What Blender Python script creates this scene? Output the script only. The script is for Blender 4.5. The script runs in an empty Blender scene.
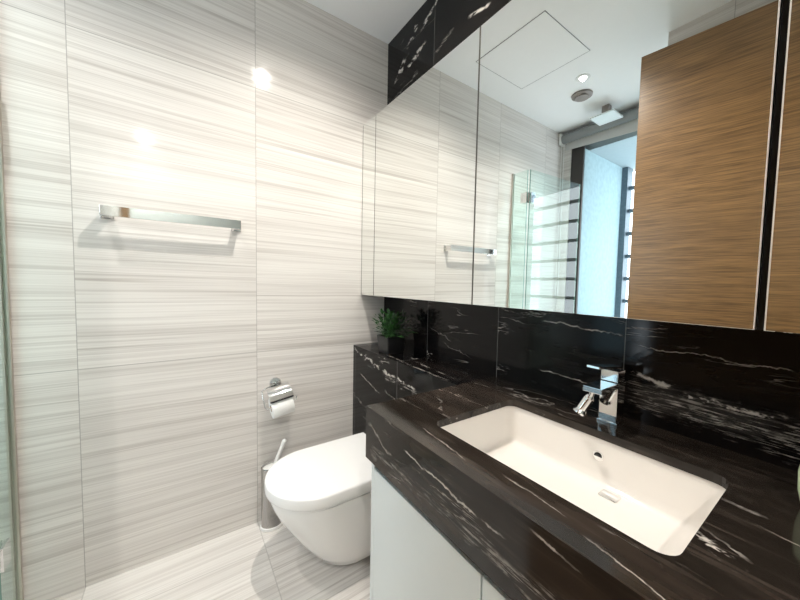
import bpy, bmesh, math, random
from mathutils import Vector, Matrix
random.seed(4)
C = bpy.context.scene.collection
sc = bpy.context.scene

# ------------------------------------------------------------------ camera
CAM = (1.6718, -1.0122, 1.2143)
YAW, PITCH, ROLL, FPX = -0.6075, -0.0535, 0.0195, 318.725
fwd = Vector((-math.cos(YAW)*math.cos(PITCH), -math.sin(YAW)*math.cos(PITCH), math.sin(PITCH)))
right = fwd.cross(Vector((0, 0, 1))).normalized()
up = right.cross(fwd)
r2 = right*math.cos(ROLL) + up*math.sin(ROLL)
u2 = up*math.cos(ROLL) - right*math.sin(ROLL)
cd = bpy.data.cameras.new('camera')
cam = bpy.data.objects.new('camera', cd); C.objects.link(cam)
cam.matrix_world = Matrix(((r2.x, u2.x, -fwd.x, CAM[0]), (r2.y, u2.y, -fwd.y, CAM[1]),
                           (r2.z, u2.z, -fwd.z, CAM[2]), (0, 0, 0, 1)))
cd.sensor_fit = 'HORIZONTAL'; cd.sensor_width = 36.0
cd.lens = FPX*36.0/800.0
cd.shift_x = -(404.23-400)/800.0
cd.clip_start = 0.02; cd.clip_end = 200
sc.camera = cam

# ------------------------------------------------------------------ light, exposure
sc.view_settings.view_transform = 'Standard'
sc.view_settings.look = 'None'
sc.view_settings.gamma = 1.0
sc.view_settings.use_curve_mapping = False
sc.view_settings.exposure = 0.42
cy = sc.cycles
cy.max_bounces = 12; cy.diffuse_bounces = 5; cy.glossy_bounces = 8
cy.transmission_bounces = 8; cy.transparent_max_bounces = 16
cy.caustics_reflective = True; cy.caustics_refractive = False
cy.blur_glossy = 0.27
cy.sample_clamp_indirect = 12.0
cy.use_denoising = True
try: cy.denoiser = 'OPENIMAGEDENOISE'
except Exception: pass

SKY = 4.5
world = bpy.data.worlds.new('sky'); sc.world = world
world.use_nodes = True
bg = world.node_tree.nodes['Background']
bg.inputs[0].default_value = (0.83, 0.93, 1.0, 1); bg.inputs[1].default_value = SKY

def area_light(name, loc, size, power, color, rot, shape='DISK', sizey=None, portal=False):
    l = bpy.data.lights.new(name, 'AREA'); l.shape = shape; l.size = size
    if sizey: l.size_y = sizey
    l.energy = power; l.color = color
    if portal: l.cycles.is_portal = True
    o = bpy.data.objects.new(name, l); C.objects.link(o); o.location = loc; o.rotation_euler = rot
    return o
def spot(name, loc, power, color, angle=140, blend=1.0, radius=.012):
    l = bpy.data.lights.new(name, 'SPOT'); l.energy = power; l.color = color
    l.spot_size = math.radians(angle); l.spot_blend = blend; l.shadow_soft_size = radius
    o = bpy.data.objects.new(name, l); C.objects.link(o); o.location = loc
    return o
WARM = (1.0, 0.94, 0.86)
NEUT = (1.0, 0.98, 0.95)
LAMPS = [((0.75, -0.55), 70, WARM, 150), ((0.52, -1.53), 31, NEUT, 125), ((2.50, -1.30), 66, WARM, 160)]
area_light('window_portal', (0.53, -2.30, 1.55), 0.9, 1, (1, 1, 1), (math.radians(90), 0, 0), 'RECTANGLE', 1.75, True)

# ------------------------------------------------------------------ helpers
H = 2.613; DC = 0.158; ZT = 2.101; ZB = 1.141; DL = 0.203; DV = 0.572; XV = 0.853; HC = 0.85
XR = 2.75; WY = -2.235; YG = -1.511; BACK = -1.511

def link(name, me, mat=None, parent=None, smooth=False):
    o = bpy.data.objects.new(name, me); C.objects.link(o)
    if mat is not None: me.materials.append(mat)
    if parent is not None: o.parent = parent
    if smooth:
        for p in me.polygons: p.use_smooth = True
    return o
def obj(name, bm, mat, parent=None, smooth=False, bevel=0, bseg=2, autosmooth=None):
    bmesh.ops.recalc_face_normals(bm, faces=bm.faces)
    me = bpy.data.meshes.new(name); bm.to_mesh(me); bm.free()
    o = link(name, me, mat, parent, smooth)
    if parent is not None:
        o.matrix_parent_inverse = Matrix.Identity(4)
        o.location = -Vector(parent.location)
    if bevel:
        m = o.modifiers.new('bevel', 'BEVEL'); m.width = bevel; m.segments = bseg
        m.limit_method = 'ANGLE'; m.angle_limit = math.radians(40)
        m.harden_normals = False
    if autosmooth:
        for p in me.polygons: p.use_smooth = True
        try: me.set_sharp_from_angle(angle=math.radians(autosmooth))
        except Exception: pass
    return o
def tag(o, label=None, cat=None, group=None, kind=None):
    if label: o['label'] = label
    if cat: o['category'] = cat
    if group: o['group'] = group
    if kind: o['kind'] = kind
    return o
def thing(name, label, cat, loc=(0, 0, 0), group=None, kind=None):
    o = bpy.data.objects.new(name, None); C.objects.link(o); o.location = loc
    o.empty_display_size = .05
    return tag(o, label, cat, group, kind)
def B(): return bmesh.new()
def box(bm, x0, x1, y0, y1, z0, z1, M=None):
    vs = [bm.verts.new((x, y, z)) for x in (x0, x1) for y in (y0, y1) for z in (z0, z1)]
    for f in ((0, 1, 3, 2), (4, 6, 7, 5), (0, 4, 5, 1), (2, 3, 7, 6), (0, 2, 6, 4), (1, 5, 7, 3)):
        bm.faces.new([vs[i] for i in f])
    if M is not None: bmesh.ops.transform(bm, matrix=M, verts=vs)
    return vs
def cyl(bm, a, b, r0, r1=None, n=24, caps=True):
    a = Vector(a); b = Vector(b); r1 = r0 if r1 is None else r1
    d = (b-a).normalized(); s = d.orthogonal().normalized(); t = d.cross(s)
    A = []; Bv = []
    for i in range(n):
        an = 2*math.pi*i/n; q = s*math.cos(an)+t*math.sin(an)
        A.append(bm.verts.new(a+q*r0)); Bv.append(bm.verts.new(b+q*r1))
    for i in range(n): bm.faces.new((A[i], A[(i+1) % n], Bv[(i+1) % n], Bv[i]))
    if caps: bm.faces.new(A); bm.faces.new(Bv)
def tube(bm, pts, r, n=12):
    pts = [Vector(p) for p in pts]; prev = None; s = None
    for i, p in enumerate(pts):
        d = (pts[min(i+1, len(pts)-1)]-pts[max(i-1, 0)]).normalized()
        s = d.orthogonal().normalized() if s is None else (s-d*s.dot(d)).normalized()
        t = d.cross(s)
        ring = [bm.verts.new(p+(s*math.cos(2*math.pi*k/n)+t*math.sin(2*math.pi*k/n))*r) for k in range(n)]
        if prev:
            for k in range(n): bm.faces.new((prev[k], prev[(k+1) % n], ring[(k+1) % n], ring[k]))
        else: bm.faces.new(ring)
        prev = ring
    bm.faces.new(prev)
def lathe(bm, prof, c, n=40, sx=1, sy=1, cap=True):
    rings = []
    for r, z in prof:
        rings.append([bm.verts.new((c[0]+r*sx*math.cos(2*math.pi*k/n), c[1]+r*sy*math.sin(2*math.pi*k/n), c[2]+z)) for k in range(n)])
    for a, b in zip(rings, rings[1:]):
        for k in range(n): bm.faces.new((a[k], a[(k+1) % n], b[(k+1) % n], b[k]))
    if cap:
        bm.faces.new(rings[0]); bm.faces.new(rings[-1])
def loft(bm, rings, cap0=True, cap1=True, closed=True):
    R = [[bm.verts.new(p) for p in r] for r in rings]
    n = len(R[0])
    for a, b in zip(R, R[1:]):
        for k in range(n if closed else n-1): bm.faces.new((a[k], a[(k+1) % n], b[(k+1) % n], b[k]))
    if cap0: bm.faces.new(R[0])
    if cap1: bm.faces.new(R[-1])
    return R
def rrect(x0, x1, y0, y1, r, z, seg=6):
    P = []
    for cx, cy_, a0 in ((x1-r, y1-r, 0), (x0+r, y1-r, 90), (x0+r, y0+r, 180), (x1-r, y0+r, 270)):
        for k in range(seg+1):
            a = math.radians(a0+90*k/seg); P.append((cx+r*math.cos(a), cy_+r*math.sin(a), z))
    return P

# ------------------------------------------------------------------ node materials
class N:
    """small helper for node arithmetic"""
    def __init__(s, name):
        s.mat = bpy.data.materials.new(name); s.mat.use_nodes = True
        s.nt = s.mat.node_tree; s.b = s.nt.nodes['Principled BSDF']; s.out = s.nt.nodes['Material Output']
    def node(s, t, **k):
        n = s.nt.nodes.new(t)
        for a, b in k.items(): setattr(n, a, b)
        return n
    def put(s, sock, v):
        if isinstance(v, bpy.types.NodeSocket): s.nt.links.new(v, sock)
        elif v is not None: sock.default_value = v
    def m(s, op, a, b=None, c=None, clamp=False):
        n = s.node('ShaderNodeMath', operation=op, use_clamp=clamp)
        s.put(n.inputs[0], a); s.put(n.inputs[1], b)
        if c is not None: s.put(n.inputs[2], c)
        return n.outputs[0]
    def coords(s):
        t = s.node('ShaderNodeTexCoord'); x = s.node('ShaderNodeSeparateXYZ')
        s.nt.links.new(t.outputs['Object'], x.inputs[0]); return x.outputs
    def vec(s, x, y, z):
        n = s.node('ShaderNodeCombineXYZ')
        for i, v in enumerate((x, y, z)): s.put(n.inputs[i], v)
        return n.outputs[0]
    def noise(s, v, scale=1, detail=2, rough=.5, dist=0):
        n = s.node('ShaderNodeTexNoise'); s.put(n.inputs['Vector'], v)
        n.inputs['Scale'].default_value = scale; n.inputs['Detail'].default_value = detail
        n.inputs['Roughness'].default_value = rough; n.inputs['Distortion'].default_value = dist
        return n.outputs['Fac']
    def ss(s, v, lo, hi, a=0.0, b=1.0):
        n = s.node('ShaderNodeMapRange', interpolation_type='SMOOTHSTEP')
        s.put(n.inputs['Value'], v)
        n.inputs['From Min'].default_value = lo; n.inputs['From Max'].default_value = hi
        n.inputs['To Min'].default_value = a; n.inputs['To Max'].default_value = b
        return n.outputs['Result']
    def mix(s, f, a, b, mode='MIX'):
        n = s.node('ShaderNodeMix', data_type='RGBA', blend_type=mode)
        s.put(n.inputs[0], f); s.put(n.inputs[6], a); s.put(n.inputs[7], b)
        return n.outputs[2]
def simple(name, col, rough=.5, metal=0, spec=.5, **k):
    n = N(name); b = n.b
    b.inputs['Base Color'].default_value = (*col, 1); b.inputs['Roughness'].default_value = rough
    b.inputs['Metallic'].default_value = metal; b.inputs['Specular IOR Level'].default_value = spec
    # faint procedural variation of the surface
    v = n.node('ShaderNodeTexCoord'); nz = n.noise(v.outputs['Object'], k.get('vs', 30), 2)
    amt = k.get('var', .04)
    n.put(b.inputs['Base Color'], n.mix(nz, (*[c*(1-amt) for c in col], 1), (*[min(1, c*(1+amt)) for c in col], 1)))
    return n.mat

def stone_tile(name, ua, va, u0, pu, v0, pv, seed=0.0, joint=(.0014, .0014), floor=False, last=False):
    """polished pale stone with fine streaks running along axis ua; joints at u0+k*pu, v0+k*pv"""
    n = N(name); xyz = n.coords(); u = xyz[ua]; v = xyz[va]
    tu = n.m('DIVIDE', n.m('SUBTRACT', u, u0), pu); tv = n.m('DIVIDE', n.m('SUBTRACT', v, v0), pv)
    fu = n.m('FLOOR', tu)
    if last: fu = n.m('MINIMUM', fu, -1.0)
    fv = n.m('FLOOR', tv)
    sd = n.m('ADD', n.m('MULTIPLY', fu, 7.31), n.m('ADD', n.m('MULTIPLY', fv, 3.77), seed))
    # slow waviness of the bedding
    wob = n.noise(n.vec(n.m('MULTIPLY', u, 1.1), n.m('MULTIPLY', v, 2.0), sd), 1, 2)
    vv = n.m('ADD', v, n.m('MULTIPLY', n.m('SUBTRACT', wob, .5), .018))
    vv = n.m('ADD', vv, n.m('MULTIPLY', u, .012))
    broad = n.noise(n.vec(n.m('MULTIPLY', u, .35), n.m('MULTIPLY', vv, 9), sd), 1, 3, .55)
    mid = n.noise(n.vec(n.m('MULTIPLY', u, .5), n.m('MULTIPLY', vv, 62), sd), 1, 3, .6)
    fine = n.noise(n.vec(n.m('MULTIPLY', u, 1.6), n.m('MULTIPLY', vv, 210), sd), 1, 2, .6)
    dark = n.noise(n.vec(n.m('MULTIPLY', u, .16), n.m('MULTIPLY', vv, 15), n.m('ADD', sd, 40.0)), 1, 1, .5)
    brk = n.noise(n.vec(n.m('MULTIPLY', u, 1.3), n.m('MULTIPLY', vv, 9), n.m('ADD', sd, 80.0)), 1, 1, .5)
    a = n.ss(broad, .33, .67); b = n.ss(mid, .30, .58); c = n.ss(fine, .28, .62)
    t = n.m('ADD', n.m('MULTIPLY', a, .24), n.m('ADD', n.m('MULTIPLY', b, .42), n.m('MULTIPLY', c, .34)))
    light = (.79, .76, .725, 1); grey = (.49, .45, .42, 1)
    col = n.mix(t, grey, light)
    # thin darker veins
    rid = n.m('ABSOLUTE', n.m('SUBTRACT', dark, .5))
    vein = n.m('MULTIPLY', n.ss(rid, .0, .014, 1, 0), n.ss(brk, .40, .68))
    col = n.mix(n.m('MULTIPLY', vein, .55), col, (.36, .315, .285, 1))
    # joints
    def jt(tt, p, w):
        fr = n.m('FRACT', n.m('ADD', tt, .5)); d = n.m('MULTIPLY', n.m('ABSOLUTE', n.m('SUBTRACT', fr, .5)), p)
        return n.ss(d, w*.5, w*1.3, 1, 0)
    ju = jt(tu, pu, joint[0])
    if last: ju = n.m('MULTIPLY', ju, n.m('LESS_THAN', tu, -.5))
    J = n.m('MAXIMUM', ju, jt(tv, pv, joint[1]))
    col = n.mix(n.m('MULTIPLY', J, .7 if not floor else .4), col, (.30, .28, .26, 1))
    n.put(n.b.inputs['Base Color'], col)
    n.put(n.b.inputs['Roughness'], n.m('ADD', n.m('MULTIPLY', b, .03), .085 if not floor else .16))
    n.b.inputs['Specular IOR Level'].default_value = .35
    return n.mat

def black_marble(name, strokes=(), joints=None, seed=0.0, brown=.5, spec=.5, amount=1.0):
    """near-black marble with broken white veins drawn out along x; strokes are single veins:
       (axis_u, axis_v, u0, v0, u1, v1, width, strength, roughness_of_line, (w_axis,w_lo,w_hi))"""
    n = N(name); xyz = n.coords(); x, y, z = xyz[0], xyz[1], xyz[2]
    sd = seed
    if joints:
        ja, j0, jp = joints
        fl = n.m('FLOOR', n.m('DIVIDE', n.m('SUBTRACT', xyz[ja], j0), jp))
        sd = n.m('ADD', n.m('MULTIPLY', fl, 5.3), seed)
        x2 = n.m('ADD', x, n.m('MULTIPLY', fl, 3.7))
    else: x2 = n.m('ADD', x, seed)
    ys = n.m('ADD', y, seed*.37)
    def V(a, b, c): return n.vec(n.m('MULTIPLY', x2, a), n.m('MULTIPLY', ys, b), n.m('MULTIPLY', z, c))
    cloud = n.noise(V(1.6, 6, 6), 1, 4, .6, .4)
    fine = n.noise(V(6, 60, 60), 1, 2, .6)
    g = n.m('MULTIPLY', n.ss(cloud, .42, .75), brown)
    col = n.mix(g, (.003+.018*max(0,brown-.3), .003+.013*max(0,brown-.3), .0034+.009*max(0,brown-.3), 1), (.052, .038, .030, 1))
    col = n.mix(n.m('MULTIPLY', n.ss(fine, .50, .72), .45*brown), col, (.07, .055, .045, 1))
    # wandering veins
    def veins(s1, s2, off, w, lo, hi, strength):
        a = n.noise(n.vec(n.m('MULTIPLY', x2, s1[0]), n.m('MULTIPLY', ys, s1[1]), n.m('ADD', n.m('MULTIPLY', z, s1[1]), off)), 1, 4, .62, .5)
        msk = n.noise(n.vec(n.m('MULTIPLY', x2, s2[0]), n.m('MULTIPLY', ys, s2[1]), n.m('ADD', n.m('MULTIPLY', z, s2[1]), off+9)), 1, 2, .6)
        r = n.m('ABSOLUTE', n.m('SUBTRACT', a, .5))
        return n.m('MULTIPLY', n.m('MULTIPLY', n.ss(r, w*.3, w, 1, 0), n.ss(msk, lo, hi)), strength)
    v1 = veins((1.3, 9), (2.2, 7), 3.1, .006, .57, .68, .5*amount)
    v2 = veins((3.0, 26), (3.0, 11), 17.3, .012, .60, .70, .4*amount)
    tot = n.m('MAXIMUM', v1, v2)
    if strokes:
        w1 = n.noise(n.vec(n.m('MULTIPLY', x, 14), n.m('MULTIPLY', y, 14), n.m('MULTIPLY', z, 14)), 1, 4, .65)
        w2 = n.noise(n.vec(n.m('MULTIPLY', x, 16), n.m('MULTIPLY', y, 190), n.m('MULTIPLY', z, 190)), 1, 4, .7, .6)
        w3 = n.noise(n.vec(n.m('MULTIPLY', x, 30), n.m('MULTIPLY', y, 50), n.m('MULTIPLY', z, 50)), 1, 3, .6)
        w4 = n.noise(n.vec(n.m('MULTIPLY', x, 60), n.m('MULTIPLY', y, 60), n.m('MULTIPLY', z, 60)), 1, 3, .6)
        fadev = n.ss(w3, .38, .58, .25, 1)
        w1c = n.m('SUBTRACT', w1, .5)
        for st in strokes:
            ua, va, a0, b0, a1, b1, w, strg, rgh = st[:9]
            L = math.hypot(a1-a0, b1-b0); du, dv = (a1-a0)/L, (b1-b0)/L
            pu = n.m('SUBTRACT', xyz[ua], a0); pv = n.m('SUBTRACT', xyz[va], b0)
            along = n.m('ADD', n.m('MULTIPLY', pu, du), n.m('MULTIPLY', pv, dv))
            acr = n.m('ADD', n.m('MULTIPLY', pu, -dv), n.m('MULTIPLY', pv, du))
            acr = n.m('ADD', n.m('ADD', acr, n.m('MULTIPLY', w1c, rgh*1.6)), n.m('MULTIPLY', n.m('SUBTRACT', w4, .5), .006)); acr = n.m('ABSOLUTE', acr)
            m = n.m('MULTIPLY', n.ss(acr, w*.15, w*(.62 if w < .006 else 1.0), 1, 0), fadev)
            m = n.m('MULTIPLY', m, n.m('MULTIPLY', n.ss(along, -.01, .02), n.ss(along, L-.02, L+.01, 1, 0)))
            if w > .006: m = n.m('MULTIPLY', m, n.ss(w3, .46, .54) if strg >= .7 else n.ss(w2, .50, .60))
            if len(st) > 9:
                wa, wl, wh = st[9]
                m = n.m('MULTIPLY', m, n.m('MULTIPLY', n.m('GREATER_THAN', xyz[wa], wl), n.m('LESS_THAN', xyz[wa], wh)))
            tot = n.m('MAXIMUM', tot, n.m('MULTIPLY', m, strg))
    col = n.mix(tot, col, (.62, .57, .52, 1))
    if joints:
        tt = n.m('DIVIDE', n.m('SUBTRACT', xyz[ja], j0), jp)
        fr = n.m('FRACT', n.m('ADD', tt, .5)); d = n.m('MULTIPLY', n.m('ABSOLUTE', n.m('SUBTRACT', fr, .5)), jp)
        col = n.mix(n.m('MULTIPLY', n.ss(d, .0006, .0018, 1, 0), .22), col, (.5, .5, .48, 1))
    n.put(n.b.inputs['Base Color'], col)
    n.b.inputs['Roughness'].default_value = .10
    n.b.inputs['Specular IOR Level'].default_value = spec
    return n.mat

def wood(name):
    n = N(name); xyz = n.coords()
    u, v = xyz[0], xyz[2]
    wob = n.noise(n.vec(n.m('MULTIPLY', u, 2.0), 0.0, n.m('MULTIPLY', v, 4)), 1, 2)
    vv = n.m('ADD', v, n.m('MULTIPLY', n.m('SUBTRACT', wob, .5), .02))
    a = n.noise(n.vec(n.m('MULTIPLY', u, 1.6), 0.0, n.m('MULTIPLY', vv, 70)), 1, 4, .65)
    b = n.noise(n.vec(n.m('MULTIPLY', u, 7), 3.0, n.m('MULTIPLY', vv, 230)), 1, 3, .6)
    c = n.noise(n.vec(n.m('MULTIPLY', u, .8), 7.0, n.m('MULTIPLY', vv, 5)), 1, 2, .5)
    t = n.m('ADD', n.m('MULTIPLY', n.ss(a, .3, .7), .42), n.m('MULTIPLY', n.ss(b, .34, .66), .58))
    col = n.mix(t, (.108, .053, .018, 1), (.41, .232, .093, 1))
    col = n.mix(n.m('MULTIPLY', n.ss(c, .4, .7), .25), col, (.24, .135, .06, 1))
    n.put(n.b.inputs['Base Color'], col)
    n.b.inputs['Roughness'].default_value = .33; n.b.inputs['Specular IOR Level'].default_value = .8
    return n.mat

def glass(name, tint=(.93, .985, .965), extra=0.0):
    n = N(name); nt = n.nt; nt.nodes.remove(n.b)
    ge = n.node('ShaderNodeNewGeometry'); dp = n.node('ShaderNodeVectorMath', operation='DOT_PRODUCT')
    nt.links.new(ge.outputs['Normal'], dp.inputs[0]); nt.links.new(ge.outputs['Incoming'], dp.inputs[1])
    c = n.m('SUBTRACT', 1.0, n.m('ABSOLUTE', dp.outputs['Value']), clamp=True)
    F = n.m('ADD', .06, n.m('MULTIPLY', n.m('POWER', c, 4.0), .92))
    F = n.m('MULTIPLY', F, n.m('SUBTRACT', 1.0, ge.outputs['Backfacing']))
    tr = n.node('ShaderNodeBsdfTransparent'); tr.inputs[0].default_value = (*tint, 1)
    gl = n.node('ShaderNodeBsdfGlossy'); gl.inputs['Roughness'].default_value = .0
    mx = n.node('ShaderNodeMixShader')
    n.put(mx.inputs[0], F)
    nt.links.new(tr.outputs[0], mx.inputs[1]); nt.links.new(gl.outputs[0], mx.inputs[2])
    nt.links.new(mx.outputs[0], n.out.inputs[0])
    return n.mat
def emit(name, col, st):
    n = N(name); n.b.inputs['Base Color'].default_value = (0, 0, 0, 1)
    n.b.inputs['Emission Color'].default_value = (*col, 1); n.b.inputs['Emission Strength'].default_value = st
    return n.mat

PW = .622
m_wallA = stone_tile('streaked_stone_wall', 1, 2, -.098, PW, .864, 1.246, 1.3, last=True)
m_wallx = stone_tile('streaked_stone_cross_wall', 0, 2, .0, PW, .864, 1.246, 21.0)
m_floor = stone_tile('streaked_stone_floor', 1, 0, -.098, PW, .191, 1.246, 8.0, (.0022, .0018), True)
m_ceil = simple('white_ceiling_paint', (.92, .925, .92), .85, spec=.2, var=.01)
m_chrome = simple('polished_chrome', (.86, .86, .86), .06, 1, var=.01)
m_bright = simple('bright_aluminium_strip', (.92, .90, .88), .35, .6, var=.01)
m_darkstrip = simple('dark_mirror_edge', (.16, .15, .13), .3, .8)
m_can = simple('satin_chrome', (.42, .41, .40), .16, 1, var=.02)
m_steel = simple('brushed_steel', (.62, .62, .61), .28, 1, var=.08, vs=60)
m_dark = simple('dark_recess', (.02, .02, .022), .5)
m_alu = simple('champagne_aluminium', (.62, .58, .52), .4, .9)
m_ceramic = simple('white_ceramic', (.86, .855, .84), .07, spec=.5, var=.006)
m_ceramic_b = simple('warm_white_ceramic', (.80, .765, .725), .10, spec=.5, var=.006)
m_lid = simple('white_seat_plastic', (.88, .875, .865), .16, var=.006)
m_lacq = simple('white_lacquer', (.70, .75, .75), .22, var=.01)
m_mirror = simple('mirror_silver', (.90, .92, .905), .0, 1, var=.004)
m_paper = simple('tissue_paper', (.86, .86, .84), .9, spec=.1, vs=200, var=.05)
m_card = simple('cardboard', (.30, .22, .16), .9)
m_plastic = simple('white_plastic', (.82, .82, .80), .35)
m_frame = simple('dark_bronze_frame', (.055, .05, .046), .4, .3)
m_blind = simple('roller_fabric', (.62, .62, .60), .85, vs=200)
m_teal = simple('blue_grey_paint', (.52, .60, .60), .6, var=.02)
m_tube = simple('grey_roller_tube', (.28, .29, .29), .5, .3)
m_ext = simple('exterior_render', (.30, .42, .46), .85, vs=25, var=.18)
m_soffit = simple('exterior_soffit', (.34, .42, .45), .85)
m_grey = simple('slate_blue_metal', (.11, .15, .18), .5, .3, vs=60, var=.3)
m_wood = wood('horizontal_grain_oak')
m_pot = simple('black_pot', (.012, .012, .013), .35)
m_soil = simple('dark_soil', (.02, .014, .01), .9)
m_glass = glass('clear_shower_glass')
m_edge = simple('green_glass_edge', (.22, .36, .32), .1)
m_lampface = emit('lamp_face', (1, .93, .82), 12)
m_hole = simple('black_hole', (.006, .006, .006), .6)
m_greenc = simple('pale_green_ceramic', (.62, .72, .50), .25)
m_vent = simple('taupe_vent', (.30, .26, .24), .5)
m_panelwhite = simple('pale_plate', (.75, .80, .80), .3)

# leaf
nl = N('plant_leaf'); vv = nl.node('ShaderNodeTexCoord')
nz = nl.noise(vv.outputs['Object'], 40, 2)
nl.put(nl.b.inputs['Base Color'], nl.mix(nl.ss(nz, .35, .65), (.008, .034, .008, 1), (.030, .11, .02, 1)))
nl.b.inputs['Roughness'].default_value = .45
m_leaf = nl.mat

S = []
# strong slanting veins on the wall slab beside the tap
S += [(0, 2, 1.309, .985, 1.43, .950, .0075, .8, .03), (0, 2, 1.42, .952, 1.60, .948, .007, .75, .03),
      (0, 2, 1.60, .948, 1.95, .93, .007, .7, .03),
      (0, 2, 1.309, .92, 1.95, .885, .035, .42, .06), (0, 2, 1.31, .955, 1.70, .92, .03, .30, .05),
      (0, 2, 1.33, 1.056, 1.60, 1.052, .003, .45, .02), (0, 2, 1.05, 1.094, 1.29, 1.078, .0035, .75, .02),
      (0, 2, 1.05, .925, 1.20, .918, .003, .6, .02), (0, 2, .55, .93, .72, .90, .003, .4, .05),
      (0, 2, .45, .99, .60, .955, .003, .4, .05), (0, 2, .87, 1.09, .98, 1.08, .003, .4, .02),
      (0, 2, .08, 2.35, .18, 2.43, .02, .8, .06), (0, 2, .20, 2.37, .36, 2.42, .014, .75, .06),
      (0, 2, .20, 2.48, .30, 2.55, .016, .8, .06), (0, 2, .32, 2.50, .46, 2.56, .014, .8, .05),
      (0, 2, .43, 2.32, .56, 2.36, .010, .5, .03), (0, 2, .655, 2.345, .77, 2.32, .010, .95, .006),
      (0, 2, .05, 2.26, .30, 2.30, .012, .6, .06)]
m_marb_wall = black_marble('black_marble_wall', S, (0, .427, .4365), 2.0, .15, .22)
T = [(0, 1, 1.548, -.385, 1.60, -.42, .014, .9, .03), (0, 1, 1.555, -.365, 1.60, -.395, .005, .5, .03),
     (0, 1, 1.555, -.248, 1.60, -.250, .006, .55, .02), (0, 1, 1.60, -.285, 1.66, -.30, .003, .4, .01),
     (0, 1, .90, -.33, 1.00, -.42, .008, .30, .06), (0, 1, 1.06, -.52, 1.22, -.535, .004, .45, .02),
     (0, 1, 1.30, -.51, 1.42, -.52, .003, .4, .01), (0, 1, 1.46, -.535, 1.60, -.56, .003, .5, .01),
     (0, 1, .86, -.13, 1.25, -.10, .003, .25, .02)]
A_ = (1, -.60, -.55)
T += [(0, 2, 1.05, .806, 1.13, .796, .0045, .75, .02, A_), (0, 2, 1.13, .800, 1.29, .785, .005, .9, .02, A_),
      (0, 2, 1.30, .786, 1.345, .787, .004, .8, .01, A_), (0, 2, 1.40, .832, 1.47, .826, .004, .8, .01, A_),
      (0, 2, .88, .735, 1.23, .742, .022, .28, .04, A_), (0, 2, 1.23, .745, 1.50, .74, .026, .40, .04, A_),
      (0, 2, .87, .80, 1.0, .76, .006, .3, .04, A_)]
m_marb_top = black_marble('black_marble_worktop', T, None, 5.0, 1.0, .36)
L = [(0, 1, .30, -.17, .55, -.185, .009, .55, .02), (0, 1, .50, -.13, .80, -.16, .008, .6, .02), (0, 1, .45, -.185, .80, -.195, .008, .6, .01), (0, 2, .01, .835, .16, .812, .008, .75, .04), (0, 2, .14, .80, .60, .755, .010, .75, .05),
     (0, 2, .34, .765, .75, .725, .022, .55, .06), (0, 2, .09, .70, .30, .655, .004, .7, .03),
     (0, 2, .0, .56, .40, .50, .008, .4, .05), (0, 2, .36, .675, .55, .67, .004, .5, .05)]
m_marb_ledge = black_marble('black_marble_ledge', L, (0, .462, .4365), 9.0, .2, .25)

# ------------------------------------------------------------------ the setting
def struct(name, bm, mat, label=None, **k):
    o = obj(name, bm, mat, **k); o['kind'] = 'structure'
    if label: o['label'] = label
    return o
T_ = .12
bm = B(); box(bm, -T_, XR+T_, WY-.1, T_, -.12, 0); struct('floor', bm, m_floor, 'pale streaked stone floor tiles')
bm = B(); box(bm, -T_, XR+T_, WY-.1, T_, H, H+.12); ceiling = struct('ceiling', bm, m_ceil, 'flat white painted ceiling')
bm = B(); box(bm, -T_, 0, WY-.1, T_, 0, H); struct('wall_left', bm, m_wallA, 'pale streaked stone tiled wall with towel rail and toilet roll holder')
bm = B(); box(bm, 0, XR+T_, 0, T_, 0, H); struct('wall_mirror', bm, m_marb_wall, 'black white-veined marble wall behind mirror cabinet and tap')
bm = B(); box(bm, XR, XR+T_, WY-.1, 0, 0, H); struct('wall_right', bm, m_teal, 'pale blue-grey wall at the far end of the worktop')
bm = B(); box(bm, .985, XR, BACK-T_, BACK, 0, H); struct('wall_opposite', bm, m_wallx, 'grey stone wall behind the oak door, seen above it in the mirror')
bm = B(); box(bm, .985, 1.09, WY, BACK-T_, 0, H); struct('wall_shower', bm, m_wallA, 'stone side wall of the shower next to the window')
# shower end wall with the window opening
WX0, WX1, WZ0, WZ1 = .08, .98, .55, 2.52
bm = B()
box(bm, 0, WX0, WY-.1, WY, 0, H); box(bm, WX0, XR, WY-.1, WY, 0, WZ0); box(bm, WX0, XR, WY-.1, WY, WZ1, H); box(bm, WX1, XR, WY-.1, WY, WZ0, WZ1)
struct('wall_window', bm, m_wallx, 'stone wall at the back of the shower with the window')
# window frame
win = thing('window_1', 'tall dark framed window at the back of the shower, seen in the mirror', None, (.5, WY-.05, WZ0), kind='structure')
bm = B(); box(bm, WX0, .188, WY-.03, WY-.01, WZ0, WZ1); obj('window_frame', bm, m_frame, win, bevel=.002)
bm = B(); box(bm, .188, WX1-.05, WY-.03, WY-.01, WZ1-.05, WZ1); obj('window_frame', bm, m_frame, win, bevel=.002)
bm = B(); box(bm, WX1-.05, WX1, WY-.03, WY-.01, WZ0, WZ1); obj('window_frame', bm, m_frame, win, bevel=.002)
bm = B(); box(bm, .188, WX1-.05, WY-.03, WY-.01, WZ0, WZ0+.06); obj('window_sill', bm, m_frame, win, bevel=.002)
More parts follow.
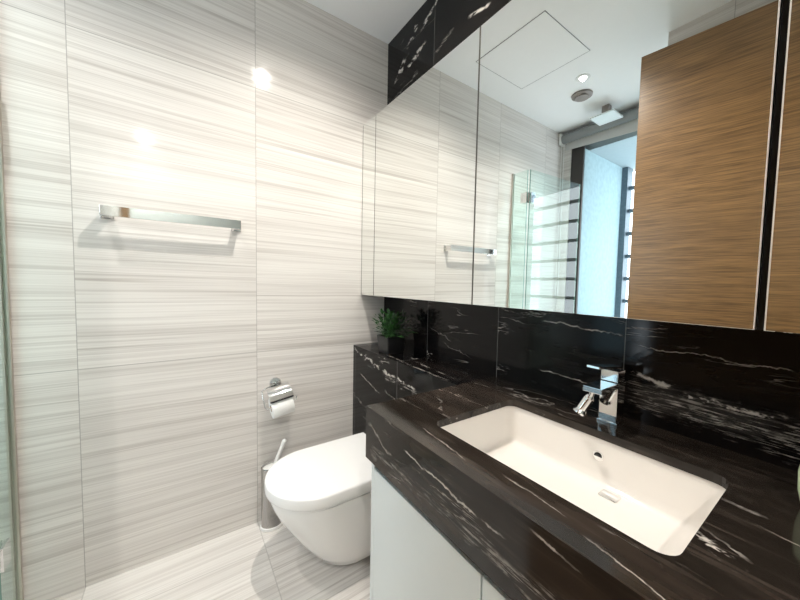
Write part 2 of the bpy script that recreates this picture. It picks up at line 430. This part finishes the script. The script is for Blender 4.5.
# ledge outside the window: side wall, soffit, slab
bm = B(); box(bm, .082, .190, -3.03, WY-.031, .2, 2.44); struct('wall_outside', bm, m_ext, 'pale blue rough rendered wall outside the window')
bm = B(); box(bm, .0, 1.6, -3.25, WY-.101, 2.441, 2.6); struct('ceiling_outside', bm, m_soffit, 'grey blue soffit over the ledge outside the window')
bm = B(); box(bm, .0, 1.6, -3.25, WY-.1, .1, .2); struct('floor_outside', bm, m_soffit, 'grey ledge slab outside the window')
gr = thing('window_grille', 'dark slate metal grille of horizontal bars outside the window', 'grille', (.7, -3.1, .2))
bm = B(); box(bm, .178, .24, -3.16, -3.04, .2, 2.44); obj('post', bm, m_grey, gr, bevel=.002)
bm = B(); box(bm, 1.5, 1.56, -3.13, -3.07, .2, 2.44); obj('post', bm, m_grey, gr, bevel=.002)
for k in range(8):
    z = 2.23-.232*k
    bm = B(); box(bm, .24, 1.5, -3.12, -3.08, z-.018, z+.018); obj('bar', bm, m_grey, gr, bevel=.003)

# ceiling access panel (thin grey strips stand in for the shadow gap around it)
bm = B()
px0, px1, py0, py1 = .205, .668, -1.305, -.84
g = .0022
ring_o = [(px0, py0), (px1, py0), (px1, py1), (px0, py1)]
box(bm, px0, px1, py0, py1, H-.0025, H+.02)
ap = thing('access_panel', 'square flush white access panel in the ceiling, seen in the mirror', 'access panel', (.44, -1.07, H))
obj('panel', bm, m_ceil, ap)
bm = B()
for a in ((px0-g, px0, py0-g, py1+g), (px1, px1+g, py0-g, py1+g), (px0, px1, py0-g, py0), (px0, px1, py1, py1+g)):
    box(bm, *a, H-.0032, H+.01)
obj('shadow_gap_strip', bm, m_tube, ap)

# downlights
labels = ['round warm recessed downlight in the ceiling above the toilet end of the worktop',
          'bright round recessed downlight in the ceiling at the shower glass, seen in the mirror',
          'round warm recessed downlight in the ceiling beyond the hinges of the oak door']
for (xy, pw, colr, ang), lab in zip(LAMPS, labels):
    d = thing('recessed_downlight', lab, 'ceiling light', (xy[0], xy[1], H), 'recessed downlights in the ceiling')
    bm = B(); lathe(bm, [(.025, -.004), (.042, -.004), (.045, -.0005), (.045, .004), (.025, .004), (.025, -.004)], (*xy, H), 32, cap=False); obj('trim_ring', bm, m_plastic, d, autosmooth=40)
    bm = B(); cyl(bm, (*xy, H-.002), (*xy, H+.004), .024, n=32); obj('lamp_face', bm, m_lampface, d)
    s = spot('downlight_spot', (0, 0, -.012), pw, colr, ang); s.parent = d

# ------------------------------------------------------------------ mirror cabinet
XE = 2.30
cab = thing('mirror_cabinet', 'long wall cabinet with mirrored doors above the black marble worktop', 'cabinet', (1.1, -.08, ZB))
bm = B(); box(bm, .0015, XE, -DC+.020, -.001, ZB, ZT); obj('body', bm, m_dark, cab)
def door(x0, x1, ma=None, mb=None):
    bm = B(); box(bm, x0, x1, -DC, -DC+.016, ZB, ZT); d = obj('mirror_door', bm, m_mirror, cab, bevel=.0012)
    for a_, b_, mm in ((x0, x0+.0022, ma), (x1-.0022, x1, mb)):
        bm = B(); box(bm, a_, b_, -DC-.0004, -DC+.018, ZB+.0005, ZT-.0005); obj('edge_strip', bm, mm or m_darkstrip, d).location = (0, 0, 0)
    return d
bm = B(); box(bm, .0015, .1445, -DC, -DC+.016, ZB, ZT); obj('mirror_filler', bm, m_mirror, cab)
bm = B(); box(bm, .0012, .0035, -DC-.0006, -DC+.018, ZB, ZT); obj('edge_strip', bm, m_darkstrip, cab)
door(.1475, .8695); door(.8715, 1.5625, None, m_bright); door(1.5735, XE, m_bright)

# ------------------------------------------------------------------ marble ledge and worktop
bm = B(); box(bm, .001, XV, -DL, -.001, 0, HC)
o = obj('marble_ledge', bm, m_marb_ledge); tag(o, 'black marble ledge boxing behind the toilet with the potted plant on top', 'ledge')

SX0, SX1, SY0, SY1 = 1.046, 1.549, -.480, -.151
top = thing('vanity_worktop', 'thick black marble worktop with white streaks and a cut-out for the sink', 'worktop', (1.5, -.3, .7))
bm = B()
inner = rrect(SX0, SX1, SY0, SY1, .028, HC, 6)
outer = [(XV, -DV), (XR-.001, -DV), (XR-.001, -.001), (XV, -.001)]
def ray_out(p):
    cx, cyy = (SX0+SX1)/2, (SY0+SY1)/2
    dx, dy = p[0]-cx, p[1]-cyy; t = 1e9
    if dx > 0: t = min(t, (XR-.001-cx)/dx)
    if dx < 0: t = min(t, (XV-cx)/dx)
    if dy > 0: t = min(t, (-.001-cyy)/dy)
    if dy < 0: t = min(t, (-DV-cyy)/dy)
    return (cx+dx*t, cyy+dy*t)
# build top surface by fan of quads between inner loop and outer rectangle
NI = len(inner)
ti = [bm.verts.new(p) for p in inner]
from math import atan2
cc = ((SX0+SX1)/2, (SY0+SY1)/2)
outp = [ray_out(p) for p in inner]
to = [bm.verts.new((*p, HC)) for p in outp]
corners = [bm.verts.new((*p, HC)) for p in outer]
used = set()
for k in range(NI):
    k2 = (k+1) % NI
    a0 = atan2(outp[k][1]-cc[1], outp[k][0]-cc[0]); a1 = atan2(outp[k2][1]-cc[1], outp[k2][0]-cc[0])
    if a1 < a0: a1 += 2*math.pi
    mids = []
    for ci, p in enumerate(outer):
        a = atan2(p[1]-cc[1], p[0]-cc[0])
        while a < a0: a += 2*math.pi
        if a < a1: mids.append((a, ci))
    mids.sort()
    bm.faces.new([ti[k], to[k]]+[corners[ci] for _, ci in mids]+[to[k2], ti[k2]])
# cut-out edge of the 20 mm slab
tb = [bm.verts.new((p[0], p[1], HC-.02)) for p in inner]
for k in range(NI): bm.faces.new((ti[k], tb[k], tb[(k+1) % NI], ti[(k+1) % NI]))
bmesh.ops.recalc_face_normals(bm, faces=bm.faces)
if sum(f.normal.z*f.calc_area() for f in bm.faces) < 0: bmesh.ops.reverse_faces(bm, faces=bm.faces)
me = bpy.data.meshes.new('slab'); bm.to_mesh(me); bm.free()
o = link('slab', me, m_marb_top, top); o.location = -top.location
ZA = .695
bm = B(); box(bm, XV, XR-.001, -DV, -DV+.02, ZA, HC-.0002); box(bm, XV, XV+.02, -DV+.02, -DL, ZA, HC-.0002)
obj('apron', bm, m_marb_top, top)

# sink
sink = thing('undermount_sink', 'long rectangular white ceramic sink set under the black marble worktop', 'sink', (1.3, -.3, .70))
bm = B()
def bowl_ring(z, ins, r): return rrect(SX0-.004+ins, SX1+.004-ins, SY0-.004+ins, SY1+.004-ins, r, z, 6)
rings = [bowl_ring(HC-.0202, -.02, .04), bowl_ring(HC-.0202, 0, .032), bowl_ring(.80, .002, .033), bowl_ring(.745, .006, .034),
         bowl_ring(.728, .009, .034), bowl_ring(.7215, .014, .034), bowl_ring(.719, .022, .034), bowl_ring(.7175, .06, .03), bowl_ring(.716, .12, .02)]
loft(bm, rings, cap0=False)
o = obj('basin', bm, m_ceramic_b, sink, autosmooth=45)
bm2 = bmesh.new(); bm2.from_mesh(o.data)
bmesh.ops.reverse_faces(bm2, faces=bm2.faces) if sum(f.normal.z*f.calc_area() for f in bm2.faces) < 0 else None
bm2.to_mesh(o.data); bm2.free()
bm = B(); cyl(bm, (1.314, SY1-.006, .790), (1.314, SY1-.0105, .789), .0125, n=28); ov = obj('overflow_ring', bm, m_chrome, sink, autosmooth=40); ov['label'] = 'chrome overflow ring'
bm = B(); cyl(bm, (1.314, SY1-.010, .790), (1.314, SY1-.0112, .789), .009, n=24); obj('overflow_hole', bm, m_hole, sink)
bm = B(); loft(bm, [rrect(1.335, 1.375, -.205, -.172, .004, z) for z in (.7180, .7210)]); dr = obj('drain_cover', bm, m_chrome, sink, bevel=.001)

# vanity cabinet
van = thing('vanity_cabinet', 'white lacquered vanity cabinet hung under the black marble worktop', 'cabinet', (1.5, -.3, .2))
bm = B(); box(bm, XV+.030, XR-.001, -DV+.032, -.002, .20, .676)
for f in list(bm.faces):
    if f.calc_center_median().z > .67: bm.faces.remove(f)
obj('body', bm, m_lacq, van)
bm = B(); box(bm, XV+.012, XV+.029, -DV+.014, -.002, .19, .69); obj('side_panel', bm, m_lacq, van, bevel=.001)
bm = B(); box(bm, XV+.030, XR-.002, -DV+.016, -DV+.031, .674, .693); obj('gap_shade_strip', bm, m_dark, van)  # near-black strip imitates the shade in the gap between apron and doors
for x0, x1 in ((XV+.031, 1.290), (1.294, 1.72), (1.724, XR-.002)):
    bm = B(); box(bm, x0, x1, -DV+.013, -DV+.031, .19, .668); obj('door', bm, m_lacq, van, bevel=.0012)

# ------------------------------------------------------------------ tap
fx, fy = 1.299, -.063
tap = thing('basin_tap', 'square chrome basin tap with flat lever and swivel nozzle behind the sink', 'tap', (fx, fy, HC))
bm = B(); box(bm, fx-.025, fx+.025, fy-.024, fy+.024, HC, HC+.006); obj('base_plate', bm, m_chrome, tap, bevel=.001)
bm = B(); box(bm, fx-.022, fx+.022, fy-.022, fy+.022, HC+.006, .949); obj('body', bm, m_chrome, tap, bevel=.0015)
bm = B(); box(bm, fx-.023, fx+.023, fy-.113, fy+.023, .949, .963); obj('spout', bm, m_chrome, tap, bevel=.0012)
bm = B(); box(bm, fx-.021, fx+.021, fy-.021, fy+.021, .964, .994); obj('cartridge_housing', bm, m_chrome, tap, bevel=.0015)
bm = B(); box(bm, fx-.015, fx+.015, fy-.116, fy+.021, -.003, .003)
bmesh.ops.transform(bm, matrix=Matrix.Translation((0, fy+.021, .998)) @ Matrix.Rotation(math.radians(-7), 4, 'X') @ Matrix.Translation((0, -fy-.021, 0)), verts=bm.verts)
obj('lever', bm, m_chrome, tap, bevel=.001)
bm = B(); cyl(bm, (fx-.008, fy-.092, .949), (fx-.012, fy-.092, .934), .0065, n=16)
bmesh.ops.create_uvsphere(bm, u_segments=20, v_segments=12, radius=.010, matrix=Matrix.Translation((fx-.017, fy-.090, .929)))
obj('swivel_joint', bm, m_chrome, tap, autosmooth=50)
a = Vector((1.281, -.150, .926)); dd = Vector((-.022, -.010, -.048)).normalized()
bm = B(); cyl(bm, a, a+dd*.036, .0125, n=28); cyl(bm, a+dd*.036, a+dd*.043, .0130, .0175, n=28); cyl(bm, a+dd*.043, a+dd*.047, .0175, n=28)
obj('nozzle', bm, m_chrome, tap, autosmooth=40)

# ------------------------------------------------------------------ toilet
TX, TW, TYF, TYM, TYB = .405, .193, -.763, -.565, -DL-.002
def dring(z, w, yf, ym, yb=TYB, n=28, e=1.0, m=9):
    P = [(TX-w, yb+(ym-yb)*k/m, z) for k in range(m)]
    for k in range(n+1):
        a = math.pi*k/n
        P.append((TX-w*math.copysign(abs(math.cos(a))**e, math.cos(a)), ym-(ym-yf)*math.sin(a)**e, z))
    P += [(TX+w, ym+(yb-ym)*k/m, z) for k in range(1, m+1)]
    return P
toilet = thing('toilet', 'white wall-hung toilet with closed lid against the black marble ledge', 'toilet', (TX, -.25, .08))
bm = B()
prof = [(.030, .088, -.44, -.34), (.034, .108, -.51, -.38), (.047, .124, -.553, -.41), (.090, .138, -.590, -.43),
        (.15, .152, -.635, -.46), (.22, .164, -.680, -.49), (.28, .174, -.715, -.52), (.33, .181, -.738, -.54), (.365, .185, -.748, -.55), (.372, .184, -.746, -.55)]
loft(bm, [dring(*p) for p in prof]); obj('bowl', bm, m_ceramic, toilet, autosmooth=50)
bm = B(); loft(bm, [dring(z, TW-i, TYF+i, TYM, -DL-.05) for z, i in ((.3745, .012), (.376, .009), (.380, .009), (.3825, .012))]); obj('seat', bm, m_lid, toilet, autosmooth=50)
bm = B(); loft(bm, [dring(z, TW-i, TYF+i, TYM, -DL-.045) for z, i in ((.3845, .004), (.387, .001), (.395, 0), (.423, .0008), (.4275, .0025), (.430, .0065), (.431, .014))]); obj('lid', bm, m_lid, toilet, autosmooth=60)
for hx in (TX-.10, TX+.10):
    bm = B(); cyl(bm, (hx-.02, -DL-.028, .379), (hx+.02, -DL-.028, .379), .007); obj('hinge', bm, m_chrome, toilet, autosmooth=40)

# ------------------------------------------------------------------ toilet brush
bx, by = .062, -.665
br = thing('toilet_brush', 'white handled toilet brush in an oval steel canister on the floor', 'toilet brush', (bx, by, 0))
bm = B(); lathe(bm, [(.050, .001), (.054, .002), (.054, .014), (.050, .016)], (bx, by, 0), 40, .80, 1); obj('foot', bm, m_plastic, br, autosmooth=40)
bm = B(); lathe(bm, [(.050, .016), (.050, .305), (.047, .308), (.046, .30), (.046, .03)], (bx, by, 0), 40, .80, 1); obj('canister', bm, m_can, br, autosmooth=40)
bm = B(); lathe(bm, [(.0455, .285), (.044, .298), (.02, .302), (.012, .306)], (bx, by, 0), 36, .80, 1); obj('cap', bm, m_plastic, br, autosmooth=40)
bm = B(); cyl(bm, (bx, by+.01, .30), (.085, -.612, .425), .0085, .0105, n=20)
bmesh.ops.create_uvsphere(bm, u_segments=16, v_segments=10, radius=.0105, matrix=Matrix.Translation((.085, -.612, .425)))
obj('handle', bm, m_plastic, br, autosmooth=50)

# ------------------------------------------------------------------ toilet roll holder
hy, hz = -.636, .697
TILT = Matrix.Translation((0, hy, hz)) @ Matrix.Rotation(math.radians(9), 4, 'X') @ Matrix.Translation((0, -hy, -hz))
def tilt(bm): bmesh.ops.transform(bm, matrix=TILT, verts=bm.verts); return bm
hd = thing('toilet_roll_holder', 'chrome toilet roll holder with curved flap on the stone wall', 'toilet roll holder', (0, hy, hz))
bm = B(); lathe(bm, [(.029, .0005), (.029, .006), (.026, .010), (.010, .011), (.010, .030)], (0, 0, 0), 36)
bmesh.ops.transform(bm, matrix=Matrix.Translation((0, hy, hz)) @ Matrix.Rotation(math.pi/2, 4, 'Y'), verts=bm.verts)
obj('wall_rosette', bm, m_chrome, hd, autosmooth=40)
bm = B()
tube(bm, [(.028, hy, hz), (.030, hy-.05, hz-.003), (.034, hy-.071, hz-.010), (.050, hy-.074, hz-.050), (.062, hy-.074, hz-.086), (.066, hy-.068, hz-.095), (.066, hy+.060, hz-.095), (.068, hy+.071, hz-.092), (.075, hy+.076, hz-.070)], .0032, 10)
obj('wire_arm', tilt(bm), m_chrome, hd, smooth=True)
R_ = []
for k in range(12):
    t = k/11
    R_.append((.030+.078*t+.006*math.sin(math.pi*t), hz-.004-.046*t**1.4+.006*math.sin(math.pi*t)))
fl = []
for xx, zz in R_:
    fl.append([(xx, hy-.054, zz), (xx, hy+.054, zz), (xx+.0010, hy+.054, zz+.0012), (xx+.0010, hy-.054, zz+.0012)])
bm = B(); loft(bm, fl); obj('flap', tilt(bm), m_chrome, hd, autosmooth=50)
xe, ze = R_[-1]
bm = B(); box(bm, xe-.0015, xe+.002, hy-.054, hy+.054, ze-.007, ze+.001); obj('flap_lip', tilt(bm), m_dark, hd)
rx, rz, rr = .066, hz-.097, .050
roll = thing('toilet_roll', 'white toilet roll hanging in the chrome holder', 'toilet roll', (rx, hy, rz))
bm = B()
ra = [(.019, -.05), (rr-.0015, -.05), (rr, -.048), (rr, .048), (rr-.0015, .05), (.019, .05), (.019, -.05)]
lathe(bm, ra, (0, 0, 0), 44, cap=False)
bmesh.ops.transform(bm, matrix=Matrix.Translation((rx, hy, rz)) @ Matrix.Rotation(-math.pi/2, 4, 'X'), verts=bm.verts)
obj('paper', tilt(bm), m_paper, roll, autosmooth=40)
bm = B(); lathe(bm, [(.0185, -.0495), (.0165, -.0495), (.0165, .0495), (.0185, .0495), (.0185, -.0495)], (0, 0, 0), 32, cap=False)
bmesh.ops.transform(bm, matrix=Matrix.Translation((rx, hy, rz)) @ Matrix.Rotation(-math.pi/2, 4, 'X'), verts=bm.verts)
obj('core', tilt(bm), m_card, roll, autosmooth=40)

# ------------------------------------------------------------------ towel rail
rail = thing('towel_rail', 'flat square-edged chrome towel rail on the pale stone wall', 'towel rail', (0, -1.03, 1.459))
y0, y1, rzz = -1.258, -.795, 1.459
bm = B(); box(bm, .064, .070, y0, y1, rzz-.019, rzz+.019); obj('bar', bm, m_chrome, rail, bevel=.0008)
for yy in (y0+.012, y1-.012):
    bm = B(); box(bm, .0005, .064, yy-.010, yy+.010, rzz-.019, rzz+.019); obj('post', bm, m_chrome, rail, bevel=.0008)
    bm = B(); box(bm, .0003, .007, yy-.020, yy+.020, rzz-.022, rzz+.022); obj('wall_plate', bm, m_chrome, rail, bevel=.0008)

# ------------------------------------------------------------------ potted plant
ppx, ppy = .272, -.118
pl = thing('potted_plant', 'small green leafy plant in a black pot on the marble ledge', 'plant', (ppx, ppy, HC))
bm = B(); loft(bm, [rrect(ppx-w, ppx+w, ppy-w, ppy+w, .006, z, 4) for w, z in ((.048, HC+.0005), (.056, HC+.086), (.056, HC+.088), (.052, HC+.088), (.050, HC+.076))]); obj('pot', bm, m_pot, pl, autosmooth=40)
bm = B(); box(bm, ppx-.049, ppx+.049, ppy-.049, ppy+.049, HC+.070, HC+.080); obj('soil', bm, m_soil, pl)
bm = B(); bs = B()
for k in range(260):
    a = random.uniform(0, 2*math.pi); el = random.uniform(.15, 1.35)
    ln = random.uniform(.06, .15)*(1 if el > .5 else .9)
    d = Vector((math.cos(a)*math.cos(el), math.sin(a)*math.cos(el)*.75, math.sin(el)))
    base = Vector((ppx+random.uniform(-.035, .035), ppy+random.uniform(-.03, .03), HC+.082))
    tip = base+d*ln
    tip.y = min(max(tip.y, -.20), -.03); tip.z = min(tip.z, 1.075)
    if k < 60: tube(bs, [base, base.lerp(tip, .5)+Vector((0, 0, .006)), tip], .0009, 5)
    side = d.cross(Vector((0, 0, 1))).normalized(); nrm = side.cross(d)
    w = random.uniform(.006, .010); l = random.uniform(.024, .042)
    o0 = tip-d*l*.6
    ids = []
    for t, ww in ((0, .15), (.3, .9), (.6, 1.0), (.85, .5), (1, .03)):
        p = o0+d*l*t-Vector((0, 0, 1))*.010*t*t
        ids.append((bm.verts.new(p-side*w*ww+nrm*.002*ww), bm.verts.new(p), bm.verts.new(p+side*w*ww+nrm*.002*ww)))
    for q, r in zip(ids, ids[1:]):
        bm.faces.new((q[0], q[1], r[1], r[0])); bm.faces.new((q[1], q[2], r[2], r[1]))
f = obj('foliage', bm, m_leaf, pl, smooth=True); obj('stems', bs, m_leaf, pl)

# ------------------------------------------------------------------ green tumbler at the edge of the worktop
bm = B(); lathe(bm, [(.026, .0005), (.031, .003), (.036, .03), (.037, .06), (.034, .082), (.031, .084), (.030, .08), (.030, .01)], (1.662, -.158, HC), 40)
o = obj('soap_tumbler', bm, m_greenc, autosmooth=50); tag(o, 'pale green rounded tumbler on the black worktop beyond the sink', 'tumbler')

# ------------------------------------------------------------------ shower glass
ch = B(); box(ch, .0008, .015, YG-.010, YG-.0045, .01, 2.11); box(ch, .0008, .015, YG+.0045, YG+.010, .01, 2.11); box(ch, .0008, .004, YG-.0045, YG+.0045, .01, 2.11)
GT = 2.107
fp = thing('shower_glass_panel', 'narrow fixed clear glass panel in a metal channel on the stone wall', 'glass panel', (.08, YG, 0))
obj('wall_channel', ch, m_alu, fp)
def pane(name, x0, x1, ya, yb, parent, M=None):
    bm = B(); box(bm, x0, x1, ya, yb, .012, GT)
    if M: bmesh.ops.transform(bm, matrix=M, verts=bm.verts)
    return obj(name, bm, m_glass, parent)
pane('pane', .0045, .140, YG-.004, YG+.004, fp)
bm = B(); box(bm, .1401, .1415, YG-.004, YG+.004, .012, GT); obj('pane_edge', bm, m_edge, fp)
sd = thing('shower_glass_door', 'frameless clear glass shower door standing open along the stone wall', 'glass door', (.155, YG, 0))
ang = math.atan2(.040, .66)
Mx = Matrix.Translation((.158, YG-.008, 0)) @ Matrix.Rotation(ang, 4, 'Z')
pane('pane', -.004, .004, -.665, 0, sd, Mx)
for ya, yb in ((.0001, .0012), (-.6662, -.6651)):
    bm = B(); box(bm, -.004, .004, ya, yb, .012, GT); bmesh.ops.transform(bm, matrix=Mx, verts=bm.verts); obj('pane_edge', bm, m_edge, sd)
for hz_ in (1.895, .30):
    bm = B()
    box(bm, -.013, -.0045, -.055, -.004, hz_-.04, hz_+.04); box(bm, .0045, .013, -.055, -.004, hz_-.04, hz_+.04)
    bmesh.ops.transform(bm, matrix=Mx, verts=bm.verts)
    box(bm, .092, .146, YG-.013, YG-.0045, hz_-.04, hz_+.04); box(bm, .092, .146, YG+.0045, YG+.013, hz_-.04, hz_+.04)
    cyl(bm, (.157, YG, hz_-.03), (.157, YG, hz_+.03), .007, n=16)
    obj('hinge', bm, m_chrome, sd, bevel=.001)

# ------------------------------------------------------------------ roller blind
rb = thing('roller_blind', 'rolled-up pale roller blind above the shower window, seen in the mirror', 'blind', (.5, WY+.04, 2.55))
bm = B(); cyl(bm, (.03, WY+.050, 2.550), (.975, WY+.050, 2.550), .040, n=28); obj('roller_tube', bm, m_tube, rb, autosmooth=40)
bm = B(); rs = []
for k in range(16):
    x = .035+.94*k/15; zz = 2.455-.030*min(1, max(0, (x-.05)/.5))**.5
    zz = 2.458-.05*max(0, x-.05)
    rs.append([(x, WY+.013, 2.56), (x, WY+.013, zz), (x, WY+.016, zz), (x, WY+.016, 2.56)])
loft(bm, rs); obj('fabric', bm, m_blind, rb)
bm = B(); box(bm, .008, .028, WY+.006, WY+.085, 2.50, 2.60); obj('bracket', bm, m_plastic, rb, bevel=.002)
bm = B(); tube(bm, [(.018, WY+.05, 2.50), (.018, WY+.05, 1.1)], .003, 8); tube(bm, [(.040, WY+.05, 2.50), (.040, WY+.05, 1.1)], .003, 8); obj('pull_cord', bm, m_plastic, rb)

# ------------------------------------------------------------------ vent and rain shower on the ceiling
v = thing('extractor_vent', 'round taupe extractor vent on the ceiling beside the bright downlight', 'vent', (.42, -1.72, H))
bm = B(); lathe(bm, [(.070, -.001), (.068, -.012), (.045, -.020)], (.42, -1.72, H), 36); obj('housing', bm, m_vent, v, autosmooth=40)
bm = B(); lathe(bm, [(.05, -.021), (.046, -.027), (.02, -.028)], (.42, -1.72, H), 36); obj('grille', bm, m_vent, v, autosmooth=40)
rsx, rsy = .46, -2.02
s = thing('rain_shower_head', 'square pale rain shower head on a dark stem under the ceiling', 'shower head', (rsx, rsy, 2.5))
bm = B(); box(bm, rsx-.025, rsx+.025, rsy-.025, rsy+.025, 2.53, H-.0005); obj('stem', bm, m_vent, s, bevel=.002)
bm = B(); box(bm, rsx-.085, rsx+.085, rsy-.085, rsy+.085, 2.518, 2.53); obj('head_plate', bm, m_panelwhite, s, bevel=.002)

# ------------------------------------------------------------------ open oak door opposite the mirror
dth = math.atan2(-.052, .42)
dr = thing('oak_door', 'tall oak door leaf with horizontal grain standing open, reflected in the mirror', 'door', (.953, -1.263, 0))
dr.rotation_euler = (0, 0, dth)
bm = B(); box(bm, 0, .92, -.04, 0, .008, 2.40)
me = bpy.data.meshes.new('leaf'); bmesh.ops.recalc_face_normals(bm, faces=bm.faces); bm.to_mesh(me); bm.free()
lf = link('leaf', me, m_wood, dr); md = lf.modifiers.new('bevel', 'BEVEL'); md.width = .0015; md.segments = 2
for z in (.3, 1.2, 2.1):
    bm = B(); cyl(bm, (.928, -.045, z-.05), (.928, -.045, z+.05), .007, n=14)
    me = bpy.data.meshes.new('hinge'); bm.to_mesh(me); bm.free(); link('hinge', me, m_steel, dr)
